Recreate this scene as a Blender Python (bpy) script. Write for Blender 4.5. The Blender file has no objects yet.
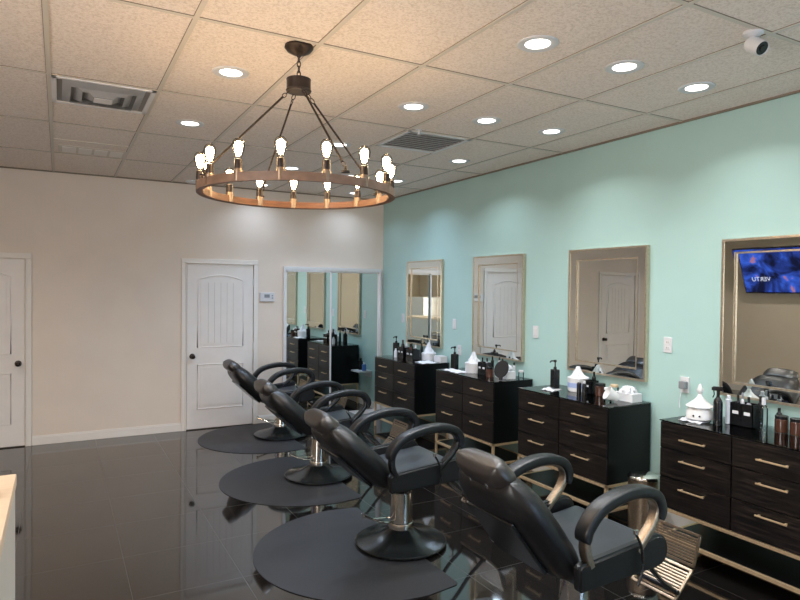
import bpy, bmesh, math, random
from mathutils import Vector, Matrix
random.seed(7)
PI = math.pi
S = bpy.context.scene
COL = S.collection
# ------------------------------------------------------------------ camera
CAM_F, YAW, PITCH, ROLL, CAM_H = 618.24, 0.5036, 0.0170, 0.0104, 1.7292
fw = Vector((math.sin(YAW)*math.cos(PITCH), math.cos(YAW)*math.cos(PITCH), -math.sin(PITCH)))
rt = Vector((math.cos(YAW), -math.sin(YAW), 0)); up = rt.cross(fw)
r2 = math.cos(ROLL)*rt + math.sin(ROLL)*up; u2 = -math.sin(ROLL)*rt + math.cos(ROLL)*up
cd = bpy.data.cameras.new('camera'); cd.sensor_width = 36; cd.lens = CAM_F/800*36; cd.clip_start = .02
cam = bpy.data.objects.new('camera', cd); COL.objects.link(cam)
cam.matrix_world = Matrix(((r2.x,u2.x,-fw.x,0),(r2.y,u2.y,-fw.y,0),(r2.z,u2.z,-fw.z,CAM_H),(0,0,0,1)))
S.camera = cam
S.view_settings.view_transform = 'Standard'; S.view_settings.look = 'None'; S.view_settings.gamma = 1
S.view_settings.exposure = 0.41
# ------------------------------------------------------------------ light levels
DOWN_W, BULB_E, SKY_E, DAY_W = 8.5, 58.0, 2.0, 150.0
W = bpy.data.worlds.new('world'); S.world = W; W.use_nodes = True
W.node_tree.nodes['Background'].inputs[0].default_value = (.62,.78,1,1)
W.node_tree.nodes['Background'].inputs[1].default_value = SKY_E
# room
H, XR, YB, XL, YF = 2.979, 3.994, 7.752, -3.0, -3.0
def area(name, loc, sx, sy, power, color, rot, shape='RECTANGLE', spread=180, parent=None):
    l = bpy.data.lights.new(name, 'AREA'); l.shape = shape; l.size = sx; l.size_y = sy; l.energy = power
    l.color = color; l.spread = math.radians(spread)
    o = bpy.data.objects.new(name, l); COL.objects.link(o); o.location = loc; o.rotation_euler = rot; o.parent = parent
    return o
# daylight through the shop window, and an added fill light from the left
area('added_side_fill', (XL+.06, .4, 1.5), 2.4, 2.0, DAY_W*.9, (1,.91,.85), (PI/2,0,-PI/2), spread=180)
area('window_daylight', (2.95, YF+.06, 1.45), 1.7, 2.3, DAY_W*1.35, (.36,.60,1), (PI/2,0,PI), spread=180)

# ------------------------------------------------------------------ materials
def srgb(r,g,b):
    f = lambda c: c/12.92 if c <= .04045 else ((c+.055)/1.055)**2.4
    return (f(r/255), f(g/255), f(b/255), 1)
def mat(name, col, rough=.5, metal=0, spec=.5, ior=1.5, noise=0, nscale=30, bump=0, emit=None, estr=0, trans=0, coat=0, stretch=None, alpha=1):
    m = bpy.data.materials.new(name); m.use_nodes = True; nt = m.node_tree; b = nt.nodes['Principled BSDF']
    c = srgb(*col)
    b.inputs['Base Color'].default_value = c; b.inputs['Roughness'].default_value = rough; b.inputs['Metallic'].default_value = metal
    b.inputs['IOR'].default_value = ior; b.inputs['Specular IOR Level'].default_value = spec
    b.inputs['Transmission Weight'].default_value = trans; b.inputs['Coat Weight'].default_value = coat; b.inputs['Alpha'].default_value = alpha
    if emit: b.inputs['Emission Color'].default_value = srgb(*emit); b.inputs['Emission Strength'].default_value = estr
    if noise or bump:
        tc = nt.nodes.new('ShaderNodeTexCoord'); n = nt.nodes.new('ShaderNodeTexNoise'); n.inputs['Scale'].default_value = nscale; n.inputs['Detail'].default_value = 4
        if stretch:
            mp = nt.nodes.new('ShaderNodeMapping'); mp.inputs['Scale'].default_value = stretch
            nt.links.new(tc.outputs['Object'], mp.inputs[0]); nt.links.new(mp.outputs[0], n.inputs['Vector'])
        else: nt.links.new(tc.outputs['Object'], n.inputs['Vector'])
        if noise:
            r = nt.nodes.new('ShaderNodeValToRGB'); r.color_ramp.elements[0].position = .3; r.color_ramp.elements[1].position = .7
            r.color_ramp.elements[0].color = [x*(1-noise) for x in c[:3]]+[1]; r.color_ramp.elements[1].color = [min(1,x*(1+noise)) for x in c[:3]]+[1]
            nt.links.new(n.outputs[0], r.inputs[0]); nt.links.new(r.outputs[0], b.inputs['Base Color'])
        if bump:
            bp = nt.nodes.new('ShaderNodeBump'); bp.inputs['Strength'].default_value = bump; bp.inputs['Distance'].default_value = .004
            nt.links.new(n.outputs[0], bp.inputs['Height']); nt.links.new(bp.outputs[0], b.inputs['Normal'])
    return m
M = {}
M['cream'] = mat('cream_paint', (221,208,194), .42, noise=.025, nscale=3, bump=.05)
M['green'] = mat('mint_paint', (166,197,191), .45, noise=.02, nscale=3, bump=.05)
M['beige'] = mat('beige_paint', (226,210,188), .6, noise=.02, nscale=3)
M['white'] = mat('white_trim_paint', (226,220,212), .32, noise=.01, nscale=8)
M['door'] = mat('door_paint', (226,220,214), .33, noise=.02, nscale=8)
M['tee'] = mat('ceiling_tee', (205,196,182), .5)
M['gap'] = mat('dark_gap', (70,62,54), .8)
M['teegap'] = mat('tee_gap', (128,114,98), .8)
M['ventgrey'] = mat('vent_grey', (120,118,116), .5)
M['mirror'] = mat('mirror_glass', (222,228,226), .015, 1)
M['champ'] = mat('champagne_frame', (200,188,166), .3, .85, noise=.12, nscale=60)
M['gold'] = mat('brushed_gold', (226,198,158), .4, .75, noise=.08, nscale=40)
M['alu'] = mat('white_aluminium', (222,220,220), .35, .3)
M['leather'] = mat('black_leather', (17,18,20), .36, spec=.45, noise=.15, nscale=40, bump=.12)
M['leather_worn'] = mat('worn_headrest_leather', (38,34,32), .32, spec=.7, noise=.3, nscale=9, bump=.1)
M['seatblack'] = mat('seat_vinyl', (44,49,55), .3, spec=.6, noise=.15, nscale=8, bump=.15)
M['blackmetal'] = mat('black_enamel', (18,19,21), .22, spec=.6, noise=.1, nscale=20)
M['dome'] = mat('base_dome_enamel', (24,28,30), .2, spec=.7, noise=.1, nscale=12)
M['chrome'] = mat('chrome', (215,212,205), .12, 1)
M['steel'] = mat('brushed_steel', (165,150,132), .35, 1, noise=.15, nscale=70)
M['matrub'] = mat('mat_rubber', (38,39,43), .45, spec=.4, noise=.06, nscale=50, bump=.1)
M['bronze'] = mat('dark_bronze', (58,50,46), .4, .7, noise=.15, nscale=40)
M['knob'] = mat('oil_rubbed_knob', (52,44,38), .3, .8)
M['blackpl'] = mat('black_plastic', (14,15,17), .25)
M['whitepl'] = mat('white_plastic', (205,205,207), .3)
M['whitecer'] = mat('white_ceramic', (214,213,212), .2)
M['tissue'] = mat('tissue_paper', (208,210,214), .8, noise=.02, nscale=50, bump=.1)
M['amber'] = mat('brown_glass', (70,44,34), .12, spec=.7)
M['tan'] = mat('tan_plastic', (196,174,140), .35)
M['blue'] = mat('blue_plastic', (70,110,170), .3)
M['bluegrey'] = mat('blue_label', (150,165,205), .5)
M['grey'] = mat('grey_plastic', (130,132,135), .4)
M['towel'] = mat('white_towel', (206,207,211), .9, noise=.03, nscale=90, bump=.4)
M['counter'] = mat('counter_white_panel', (196,190,180), .45, noise=.02, nscale=10)
M['countertop'] = mat('counter_maple_top', (216,194,168), .5, noise=.05, nscale=6, stretch=(1,12,1))
M['lens'] = mat('camera_lens_black', (10,10,12), .1)
M['screenframe'] = mat('tv_bezel', (12,12,14), .25)
def glassmat(name, tint=(1,1,1), ior=1.45, thin=True, gloss=.12):
    m = bpy.data.materials.new(name); m.use_nodes = True; nt = m.node_tree; nt.nodes.clear()
    o = nt.nodes.new('ShaderNodeOutputMaterial'); mx = nt.nodes.new('ShaderNodeMixShader'); t = nt.nodes.new('ShaderNodeBsdfTransparent'); g = nt.nodes.new('ShaderNodeBsdfGlossy'); f = nt.nodes.new('ShaderNodeFresnel')
    f.inputs[0].default_value = ior; t.inputs[0].default_value = (*tint,1); g.inputs['Roughness'].default_value = .03
    nt.links.new(f.outputs[0], mx.inputs[0]); nt.links.new(t.outputs[0], mx.inputs[1]); nt.links.new(g.outputs[0], mx.inputs[2]); nt.links.new(mx.outputs[0], o.inputs[0])
    return m
M['glass'] = glassmat('clear_glass', (.97,.98,.98))
M['topglass'] = glassmat('tinted_top_glass', (.86,.93,.91), 1.75)
M['bulbglass'] = glassmat('bulb_glass', (1,.97,.92), 1.12)
def emis(name, col, s):
    m = bpy.data.materials.new(name); m.use_nodes = True; nt = m.node_tree; nt.nodes.clear()
    o = nt.nodes.new('ShaderNodeOutputMaterial'); e = nt.nodes.new('ShaderNodeEmission'); e.inputs[0].default_value = (*col,1); e.inputs[1].default_value = s
    nt.links.new(e.outputs[0], o.inputs[0]); return m
M['lamp'] = emis('downlight_lens', (1,.95,.88), 4.5)
M['filament'] = emis('bulb_glow', (1,.72,.42), BULB_E)
M['filament'].cycles.emission_sampling = 'FRONT_BACK' if hasattr(M['filament'].cycles,'emission_sampling') else None
# ceiling tile speckle
def ceiling_mat():
    m = mat('ceiling_tile', (214,202,186), .85); nt = m.node_tree; b = nt.nodes['Principled BSDF']
    tc = nt.nodes.new('ShaderNodeTexCoord'); n = nt.nodes.new('ShaderNodeTexNoise'); n.inputs['Scale'].default_value = 75; n.inputs['Detail'].default_value = 6; n.inputs['Roughness'].default_value = .75
    r = nt.nodes.new('ShaderNodeValToRGB'); e = r.color_ramp.elements; e[0].position = .36; e[0].color = srgb(206,190,174); e[1].position = .55; e[1].color = srgb(236,223,212)
    nt.links.new(tc.outputs['Object'], n.inputs['Vector']); nt.links.new(n.outputs[0], r.inputs[0]); nt.links.new(r.outputs[0], b.inputs['Base Color'])
    bp = nt.nodes.new('ShaderNodeBump'); bp.inputs['Strength'].default_value = .35; bp.inputs['Distance'].default_value = .003
    nt.links.new(n.outputs[0], bp.inputs['Height']); nt.links.new(bp.outputs[0], b.inputs['Normal'])
    return m
M['ceiling'] = ceiling_mat()
def floor_mat():
    m = mat('black_polished_tile', (17,15,14), .045, spec=.5, ior=2.1); nt = m.node_tree; b = nt.nodes['Principled BSDF']
    tc = nt.nodes.new('ShaderNodeTexCoord'); mp = nt.nodes.new('ShaderNodeMapping'); br = nt.nodes.new('ShaderNodeTexBrick')
    mp.inputs['Location'].default_value = (-2.178+.607*20, -3.04+.618*20, 0); mp.inputs['Scale'].default_value = (1/.607, 1/.618, 1); mp.vector_type = 'POINT'
    mp.inputs['Location'].default_value = (-(2.178/.607)+20, -(3.04/.618)+20, 0)
    br.offset = 0; br.squash = 1; br.inputs['Scale'].default_value = 1; br.inputs['Brick Width'].default_value = 1; br.inputs['Row Height'].default_value = 1
    br.inputs['Mortar Size'].default_value = .0026; br.inputs['Mortar Smooth'].default_value = 0
    br.inputs['Color1'].default_value = srgb(18,16,15); br.inputs['Color2'].default_value = srgb(22,20,19); br.inputs['Mortar'].default_value = srgb(48,45,42)
    nt.links.new(tc.outputs['Object'], mp.inputs[0]); nt.links.new(mp.outputs[0], br.inputs['Vector']); nt.links.new(br.outputs['Color'], b.inputs['Base Color'])
    n = nt.nodes.new('ShaderNodeTexNoise'); n.inputs['Scale'].default_value = 1.7
    nt.links.new(tc.outputs['Object'], n.inputs['Vector'])
    bp = nt.nodes.new('ShaderNodeBump'); bp.inputs['Strength'].default_value = .06; bp.inputs['Distance'].default_value = .02
    nt.links.new(n.outputs[0], bp.inputs['Height']); nt.links.new(bp.outputs[0], b.inputs['Normal'])
    mr = nt.nodes.new('ShaderNodeMapRange'); mr.inputs[3].default_value = .05; mr.inputs[4].default_value = .3
    nt.links.new(br.outputs['Fac'], mr.inputs[0]); nt.links.new(mr.outputs[0], b.inputs['Roughness'])
    return m
M['floor'] = floor_mat()
def wood_mat(name, lo, hi, rough):
    m = mat(name, lo, rough, spec=.5); nt = m.node_tree; b = nt.nodes['Principled BSDF']
    tc = nt.nodes.new('ShaderNodeTexCoord'); mp = nt.nodes.new('ShaderNodeMapping'); mp.inputs['Scale'].default_value = (1.2,1.2,26)
    n = nt.nodes.new('ShaderNodeTexNoise'); n.inputs['Scale'].default_value = 3.2; n.inputs['Detail'].default_value = 7; n.inputs['Roughness'].default_value = .7
    r = nt.nodes.new('ShaderNodeValToRGB'); e = r.color_ramp.elements; e[0].position = .47; e[0].color = srgb(*lo); e[1].position = .72; e[1].color = srgb(*hi)
    nt.links.new(tc.outputs['Object'], mp.inputs[0]); nt.links.new(mp.outputs[0], n.inputs['Vector']); nt.links.new(n.outputs[0], r.inputs[0]); nt.links.new(r.outputs[0], b.inputs['Base Color'])
    return m
M['espresso'] = wood_mat('espresso_zebra_wood', (7,6,6), (52,42,37), .32)
M['sidewood'] = mat('black_side_panel', (8,9,10), .32, spec=.25, noise=.1, nscale=6)

# ------------------------------------------------------------------ mesh helpers
class MB:
    def __init__(s): s.bm = bmesh.new()
    def _merge(s, tmp, mtx=None):
        if mtx is not None: bmesh.ops.transform(tmp, matrix=mtx, verts=tmp.verts)
        me = bpy.data.meshes.new('tmp'); tmp.to_mesh(me); tmp.free(); s.bm.from_mesh(me); bpy.data.meshes.remove(me); return s
    def box(s, x0,x1,y0,y1,z0,z1, bev=0, seg=2, mtx=None):
        t = bmesh.new(); bmesh.ops.create_cube(t, size=1)
        bmesh.ops.transform(t, matrix=Matrix.Translation(((x0+x1)/2,(y0+y1)/2,(z0+z1)/2)) @ Matrix.Diagonal((x1-x0,y1-y0,z1-z0,1)), verts=t.verts)
        if bev: bmesh.ops.bevel(t, geom=t.edges[:], offset=bev, segments=seg, profile=.5, affect='EDGES')
        return s._merge(t, mtx)
    def lathe(s, prof, c=(0,0,0), n=32, mtx=None, rfun=None):   # prof: (r, z) list
        t = bmesh.new(); rings = []
        for r, z in prof:
            if r < 1e-6: rings.append([t.verts.new((0,0,z))]); continue
            rings.append([t.verts.new(((r*(rfun(2*PI*k/n,z) if rfun else 1))*math.cos(2*PI*k/n), (r*(rfun(2*PI*k/n,z) if rfun else 1))*math.sin(2*PI*k/n), z)) for k in range(n)])
        for a, b in zip(rings, rings[1:]):
            for k in range(n):
                k2 = (k+1) % n
                if len(a) == 1 and len(b) == 1: continue
                if len(a) == 1: t.faces.new((a[0], b[k], b[k2]))
                elif len(b) == 1: t.faces.new((a[k], b[0], a[k2]))
                else: t.faces.new((a[k], b[k], b[k2], a[k2]))
        bmesh.ops.recalc_face_normals(t, faces=t.faces)
        m = Matrix.Translation(c)
        return s._merge(t, mtx @ m if mtx else m)
    def tube(s, pts, r, n=10, closed=False, flat=None):         # round tube, or flat=(w,t) rectangular section (w along y)
        t = bmesh.new(); pts = [Vector(p) for p in pts]; N = len(pts); rings = []
        ref = None
        for i, p in enumerate(pts):
            if closed: d = (pts[(i+1)%N]-pts[i-1])
            else: d = pts[min(i+1,N-1)]-pts[max(i-1,0)]
            d.normalize()
            if flat: a = Vector((0,1,0)); b = d.cross(a).normalized()
            else:
                if ref is None: ref = Vector((0,0,1)) if abs(d.z) < .9 else Vector((1,0,0))
                a = d.cross(ref).normalized(); b = d.cross(a).normalized(); ref = -b if False else ref
            rr = r[i] if isinstance(r, (list,tuple)) else r
            if flat:
                w, h = flat; ring = []
                for k in range(16):
                    an = 2*PI*k/16; cx, sy = math.cos(an), math.sin(an); e = .45
                    ring.append(t.verts.new(p + a*(w/2*math.copysign(abs(cx)**e,cx)) + b*(h/2*rr*math.copysign(abs(sy)**e,sy))))
            else: ring = [t.verts.new(p + a*rr*math.cos(2*PI*k/n) + b*rr*math.sin(2*PI*k/n)) for k in range(n)]
            rings.append(ring)
        nn = len(rings[0]); L = N if closed else N-1
        for i in range(L):
            A, B = rings[i], rings[(i+1)%N]
            for k in range(nn): t.faces.new((A[k],A[(k+1)%nn],B[(k+1)%nn],B[k]))
        if not closed: t.faces.new(rings[0]); t.faces.new(rings[-1])
        bmesh.ops.recalc_face_normals(t, faces=t.faces)
        return s._merge(t)
    def prism(s, pts, a, b, axis='y', mtx=None):                # polygon extruded along an axis from a to b
        t = bmesh.new()
        def P(p, v): return {'y':(p[0],v,p[1]), 'x':(v,p[0],p[1]), 'z':(p[0],p[1],v)}[axis]
        A = [t.verts.new(P(p,a)) for p in pts]; B = [t.verts.new(P(p,b)) for p in pts]
        t.faces.new(A); t.faces.new(B[::-1]); n = len(pts)
        for k in range(n): t.faces.new((A[k],B[k],B[(k+1)%n],A[(k+1)%n]))
        bmesh.ops.recalc_face_normals(t, faces=t.faces)
        return s._merge(t, mtx)
    def pillow(s, wf, L, T, mtx, nu=18, nv=22, back=1.0):       # cushion in local: u across (y), v along (z), thickness x
        t = bmesh.new(); F = []; B = []
        for j in range(nv+1):
            v = .5-.5*math.cos(PI*j/nv); ev = max(0, 1-abs(2*v-1)**5)**.5; fr = []; bk = []
            for i in range(nu+1):
                u = -math.cos(PI*i/nu); eu = max(0, 1-abs(u)**4)**.5; th = T/2*ev*eu
                y = u*wf(v)/2; z = v*L
                fr.append(t.verts.new((th,y,z))); bk.append(t.verts.new((-th*back,y,z)) if th > 1e-5 else fr[-1])
            F.append(fr); B.append(bk)
        for j in range(nv):
            for i in range(nu):
                for G, fl in ((F,0),(B,1)):
                    q = [G[j][i],G[j][i+1],G[j+1][i+1],G[j+1][i]]
                    if fl: q.reverse()
                    q2 = []
                    for w in q:
                        if w not in q2: q2.append(w)
                    if len(q2) > 2:
                        try: t.faces.new(q2)
                        except ValueError: pass
        bmesh.ops.recalc_face_normals(t, faces=t.faces)
        return s._merge(t, mtx)
    def build(s, name, m, parent=None, sharp=38):
        bm = s.bm
        for f in bm.faces: f.smooth = True
        lim = math.radians(sharp)
        for e in bm.edges:
            if len(e.link_faces) == 2 and e.calc_face_angle(0) > lim: e.smooth = False
        me = bpy.data.meshes.new(name); bm.to_mesh(me); bm.free(); me.materials.append(M[m] if isinstance(m,str) else m)
        o = bpy.data.objects.new(name, me); COL.objects.link(o); o.parent = parent
        wn = o.modifiers.new('weighted_normals', 'WEIGHTED_NORMAL'); wn.keep_sharp = True
        return o
def tag(o, label=None, cat=None, group=None, kind=None):
    if label: o['label'] = label
    if cat: o['category'] = cat
    if group: o['group'] = group
    if kind: o['kind'] = kind
    return o
def empty(name, loc, label=None, cat=None, group=None, rz=0):
    o = bpy.data.objects.new(name, None); COL.objects.link(o); o.location = loc; o.rotation_euler = (0,0,rz); o.empty_display_size = .05
    return tag(o, label, cat, group)
def copy_tree(o, parent=None, kids=None):
    c = o.copy(); COL.objects.link(c); c.parent = parent
    for ch in list(o.children): copy_tree(ch, c)
    return c
def R(ax, deg): return Matrix.Rotation(math.radians(deg), 4, ax)
def T(x,y,z): return Matrix.Translation((x,y,z))
def smooth_path(pts, n=6, closed=False):                        # Catmull-Rom
    P = [Vector(p) for p in pts]; N = len(P); out = []
    rng = range(N) if closed else range(N-1)
    for i in rng:
        if closed: a,b,c,d = P[i-1],P[i],P[(i+1)%N],P[(i+2)%N]
        else: a,b,c,d = P[max(i-1,0)],P[i],P[i+1],P[min(i+2,N-1)]
        for k in range(n):
            t = k/n
            out.append(.5*((2*b)+(-a+c)*t+(2*a-5*b+4*c-d)*t*t+(-a+3*b-3*c+d)*t**3))
    if not closed: out.append(P[-1])
    return out
def struct(name, mb, m, parent=None, label=None):
    o = mb.build(name, m, parent)
    if not parent: o['kind'] = 'structure'
    if label: o['label'] = label
    return o

# ------------------------------------------------------------------ room shell
struct('floor', MB().box(XL-.1,XR+.1,YF-.1,YB+.1,-.1,0), 'floor', label='glossy black polished tile floor')
struct('ceiling', MB().box(XL-.1,XR+.1,YF-.1,YB+.1,H,H+.1), 'ceiling', label='speckled beige drop ceiling of lay-in tiles')
struct('wall_back', MB().box(XL-.1,XR,YB,YB+.1,0,H), 'cream', label='cream painted wall with the two white doors')
struct('wall_right', MB().box(XR,XR+.1,YF-.1,YB+.1,0,H), 'green', label='mint green wall carrying the row of mirrors')
LY0, LY1 = -.9, 1.7
struct('wall_left', MB().box(XL-.1,XL,YF,LY0,0,H).box(XL-.1,XL,LY1,YB,0,H).box(XL-.1,XL,LY0,LY1,0,.4).box(XL-.1,XL,LY0,LY1,2.6,H), 'beige', label='beige wall carrying the television')
WX0, WX1, WZ0, WZ1 = 2.05, 3.85, .3, 2.6
w = MB().box(XL-.1,WX0,YF-.1,YF,0,H).box(WX1,XR,YF-.1,YF,0,H).box(WX0,WX1,YF-.1,YF,0,WZ0).box(WX0,WX1,YF-.1,YF,WZ1,H)
struct('wall_front', w, 'beige', label='front wall around the shop window')
wf = MB()
for a in (WX0, 2.92, WX1-.06): wf.box(a,a+.06,YF-.08,YF-.02,WZ0,WZ1)
wf.box(WX0,WX1,YF-.08,YF-.02,WZ0,WZ0+.06).box(WX0,WX1,YF-.08,YF-.02,WZ1-.06,WZ1)
w1 = struct('window_1', wf, 'alu', label='wide shop window')
MB().box(WX0+.05,WX1-.05,YF-.055,YF-.049,WZ0+.05,WZ1-.05).build('pane', 'glass', w1)
wf = MB()
for a in (LY0, (LY0+LY1)/2-.03, LY1-.06): wf.box(XL-.08,XL-.02,a,a+.06,.4,2.6)
wf.box(XL-.08,XL-.02,LY0,LY1,.4,.46).box(XL-.08,XL-.02,LY0,LY1,2.54,2.6)
w2 = struct('added_window', wf, 'alu', label='added side window lighting the room from beyond the left edge')  # added unseen window, put in to brighten the left side and ceiling
MB().box(XL-.055,XL-.049,LY0+.05,LY1-.05,.45,2.55).build('pane', 'glass', w2)
# ceiling grid: long runners along the room, cross tees every two tiles
g, GX, GY = .6096, .5532, 2.9864
t = MB()
for k in range(-5, 6):
    x = GX + k*g
    if XL < x < XR: t.box(x-.012,x+.012,YF,YB,H-.005,H+.001)
struct('trim_1', t, 'tee', label='long ceiling grid runners')
t = MB()
for k in range(-5, 4):
    y = GY + k*2*g
    if YF < y < YB: t.box(XL,XR,y-.012,y+.012,H-.0045,H+.001)
for x0, y in ((GX-g, GY+3*g), (GX+3*g, GY+3*g), (GX-g, GY+5*g)): t.box(x0,x0+g,y-.012,y+.012,H-.0045,H+.001)
struct('trim_2', t, 'tee', label='short ceiling cross tees')
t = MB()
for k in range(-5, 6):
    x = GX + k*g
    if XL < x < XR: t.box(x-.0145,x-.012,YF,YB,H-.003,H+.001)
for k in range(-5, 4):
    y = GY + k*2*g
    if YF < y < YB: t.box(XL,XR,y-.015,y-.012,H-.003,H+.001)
struct('trim_3', t, 'teegap', label='painted dark strips for the shadow gaps beside the ceiling grid')  # dark strips stand in for the shade beside the tees
t = MB().box(XL,XR,YB-.022,YB,H-.012,H).box(XR-.022,XR,YF,YB,H-.012,H).box(XL,XL+.022,YF,YB,H-.012,H)
struct('trim_4', t, 'teegap', label='wall angle around the ceiling edge')
# baseboards
D1X0, D1X1 = -1.145, -.325; D2X0, D2X1 = 1.342, 2.143; CX0, CX1 = 2.535, 3.945
def baseprof(mb, x0, x1): mb.box(x0,x1,YB-.014,YB,0,.085,.003).box(x0,x1,YB-.009,YB,.085,.1,.002)
b = MB(); baseprof(b, XL, D1X0-.065); baseprof(b, D1X1+.065, D2X0-.06); baseprof(b, D2X1+.06, CX0)
struct('baseboard_back', b, 'white', label='white baseboard along the cream wall')
struct('baseboard_right', MB().box(XR-.014,XR,YF,YB,0,.1,.003), 'white', label='white baseboard along the green wall')
struct('baseboard_left', MB().box(XL,XL+.014,YF,YB-.015,0,.1,.003), 'white', label='white baseboard along the beige wall')

# ------------------------------------------------------------------ doors
def arch(x0,x1,z0,z1,rise,n=14):
    pts = [(x0,z0),(x1,z0),(x1,z1)]
    for k in range(1,n): a = k/n; pts.append((x1+(x0-x1)*a, z1+rise*math.sin(PI*a)))
    return pts+[(x0,z1)]
def make_door(name, x0, x1, knobx, hingex, label, tn, tlabel):
    yf = YB-.012; top = 2.012
    d = MB().box(x0,x1,yf,YB+.0,.012,top,.002)
    w_ = x1-x0; m = w_*.155
    up_ = arch(x0+m,x1-m,1.0,1.82,.06); lo = [(x0+m,.25),(x1-m,.25),(x1-m,.79),(x0+m,.79)]
    for pts in (up_, lo):
        path = [(p[0],yf-.001,p[1]) for p in pts]
        d.tube(path, .007, 8, closed=True)                       # sticking around the panel
        cx = sum(p[0] for p in pts)/len(pts); z0_, z1_ = min(p[1] for p in pts), max(p[1] for p in pts); cz = (z0_+z1_)/2
        inn = [(cx+(p[0]-cx)*.87, cz+(p[1]-cz)*(1-.075/(z1_-z0_))) for p in pts]
        d.prism(inn, yf-.005, yf+.004, 'y')
        xa, xb = min(p[0] for p in inn), max(p[0] for p in inn)
    door = struct(name, d, 'door', label=label)
    gr = MB()
    for k in range(1,6):
        x = x0+m+.05+(w_-2*m-.1)*k/6
        gr.box(x-.0016,x+.0016,yf-.0062,yf-.004,1.05,1.79)
    gr.build('plank_groove', mat('groove_shade', (176,168,160), .5), door)  # darker strips put the grooves' shade into the colour
    kn = MB(); mt = T(knobx, yf, .895) @ R('X', 90)
    kn.lathe([(0,0),(.032,0),(.033,.006),(.024,.012),(.011,.016),(.01,.035),(.022,.042),(.028,.055),(.025,.068),(.012,.075),(0,.076)], n=24, mtx=mt)
    tag(kn.build('door_knob', 'knob', door), 'dark bronze round door knob')
    for z in (.25, 1.0, 1.8):
        MB().box(hingex-.006,hingex+.006,yf-.006,yf+.001,z-.045,z+.045,.002).build('hinge', 'alu', door)
    tr = MB(); c = .057
    for (a,b_,z0,z1) in ((x0-c-.006,x0-.006,0,top+.008),(x1+.006,x1+c+.006,0,top+.008),(x0-c-.006,x1+c+.006,top+.008,top+.008+c)):
        tr.box(a,b_,YB-.02,YB,z0,z1,.004)
    tr.box(x0-.02,x0-.006,YB-.026,YB,0,top+.02,.003).box(x1+.006,x1+.02,YB-.026,YB,0,top+.02,.003).box(x0-.02,x1+.02,YB-.026,YB,top+.006,top+.02,.003)
    gp = MB().box(x0,x1,YB-.018,YB-.012,.0005,.011); gp.build('door_gap', 'gap', door)
    struct(tn, tr, 'white', label=tlabel)
make_door('door_1', D1X0, D1X1, -.385, D1X0, 'white two-panel arched door at the left edge', 'trim_5', 'white casing of the left door')
make_door('door_2', D2X0, D2X1, 1.405, D2X1, 'white two-panel arched door left of the thermostat', 'trim_6', 'white casing of the right door')
# mirrored closet: frame and two sliding mirror doors
c = MB().box(CX0,CX1,YB-.05,YB,1.965,2.012,.003).box(CX0,CX0+.028,YB-.05,YB,.0,1.966,.003).box(CX1-.03,CX1,YB-.05,YB,0,1.966,.003).box(CX0,CX1,YB-.05,YB,0,.02,.003)
struct('trim_7', c, 'alu', label='white metal frame of the mirrored closet')
def slider(name, x0, x1, y, label, f0, f1):
    fr = MB().box(x0,x0+f0,y-.009,y+.009,.02,1.966,.002).box(x1-f1,x1,y-.009,y+.009,.02,1.966,.002).box(x0,x1,y-.009,y+.009,1.945,1.966,.002).box(x0,x1,y-.009,y+.009,.02,.055,.002)
    d = struct(name, fr, 'alu', label=label)
    MB().box(x0+f0,x1-f1,y-.003,y+.003,.055,1.945).build('mirror_pane', 'mirror', d)
slider('door_3', CX0+.028, 3.20, YB-.036, 'left sliding mirror door of the closet', .012, .022)
slider('door_4', 3.145, CX1-.03, YB-.014, 'right sliding mirror door of the closet', .045, .012)

# ------------------------------------------------------------------ ceiling fittings
DL = [(2.115,2.425,'large round recessed ceiling light right of the chandelier canopy, nearest of its row'),
 (2.745,2.43,'round recessed ceiling light midway between the largest one and the one below the security camera'),
 (3.395,2.45,'white round recessed ceiling light just left of and below the security camera'),
 (2.115,3.675,'white round recessed ceiling light just above and right of the chandelier bulbs'),
 (2.75,3.70,'white round recessed ceiling light right above the metal ceiling vent by the green wall'),
 (3.37,3.69,'round recessed ceiling light along the green wall, second from the security camera'),
 (.87,3.64,'white round recessed ceiling light left of the chandelier canopy'),
 (.87,4.92,'small round ceiling light just right of the stepped ceiling diffuser, above the chandelier bulbs'),
 (2.12,4.97,'round ceiling light seen between the chandelier rods and its right-hand bulbs'),
 (3.385,4.985,'small round ceiling light just behind the louvred vent near the green wall'),
 (2.115,6.20,'small round ceiling light seen inside the chandelier ring, left of centre'),
 (2.80,6.29,'small round ceiling light seen inside the chandelier ring, right of centre'),
 (3.40,6.28,'small round ceiling light at the right rim of the chandelier ring'),
 (2.15,7.39,'tiny round ceiling light near the back wall, inside the left of the chandelier ring'),
 (3.37,7.36,'tiny round ceiling light in the far corner by the green wall')]
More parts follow.
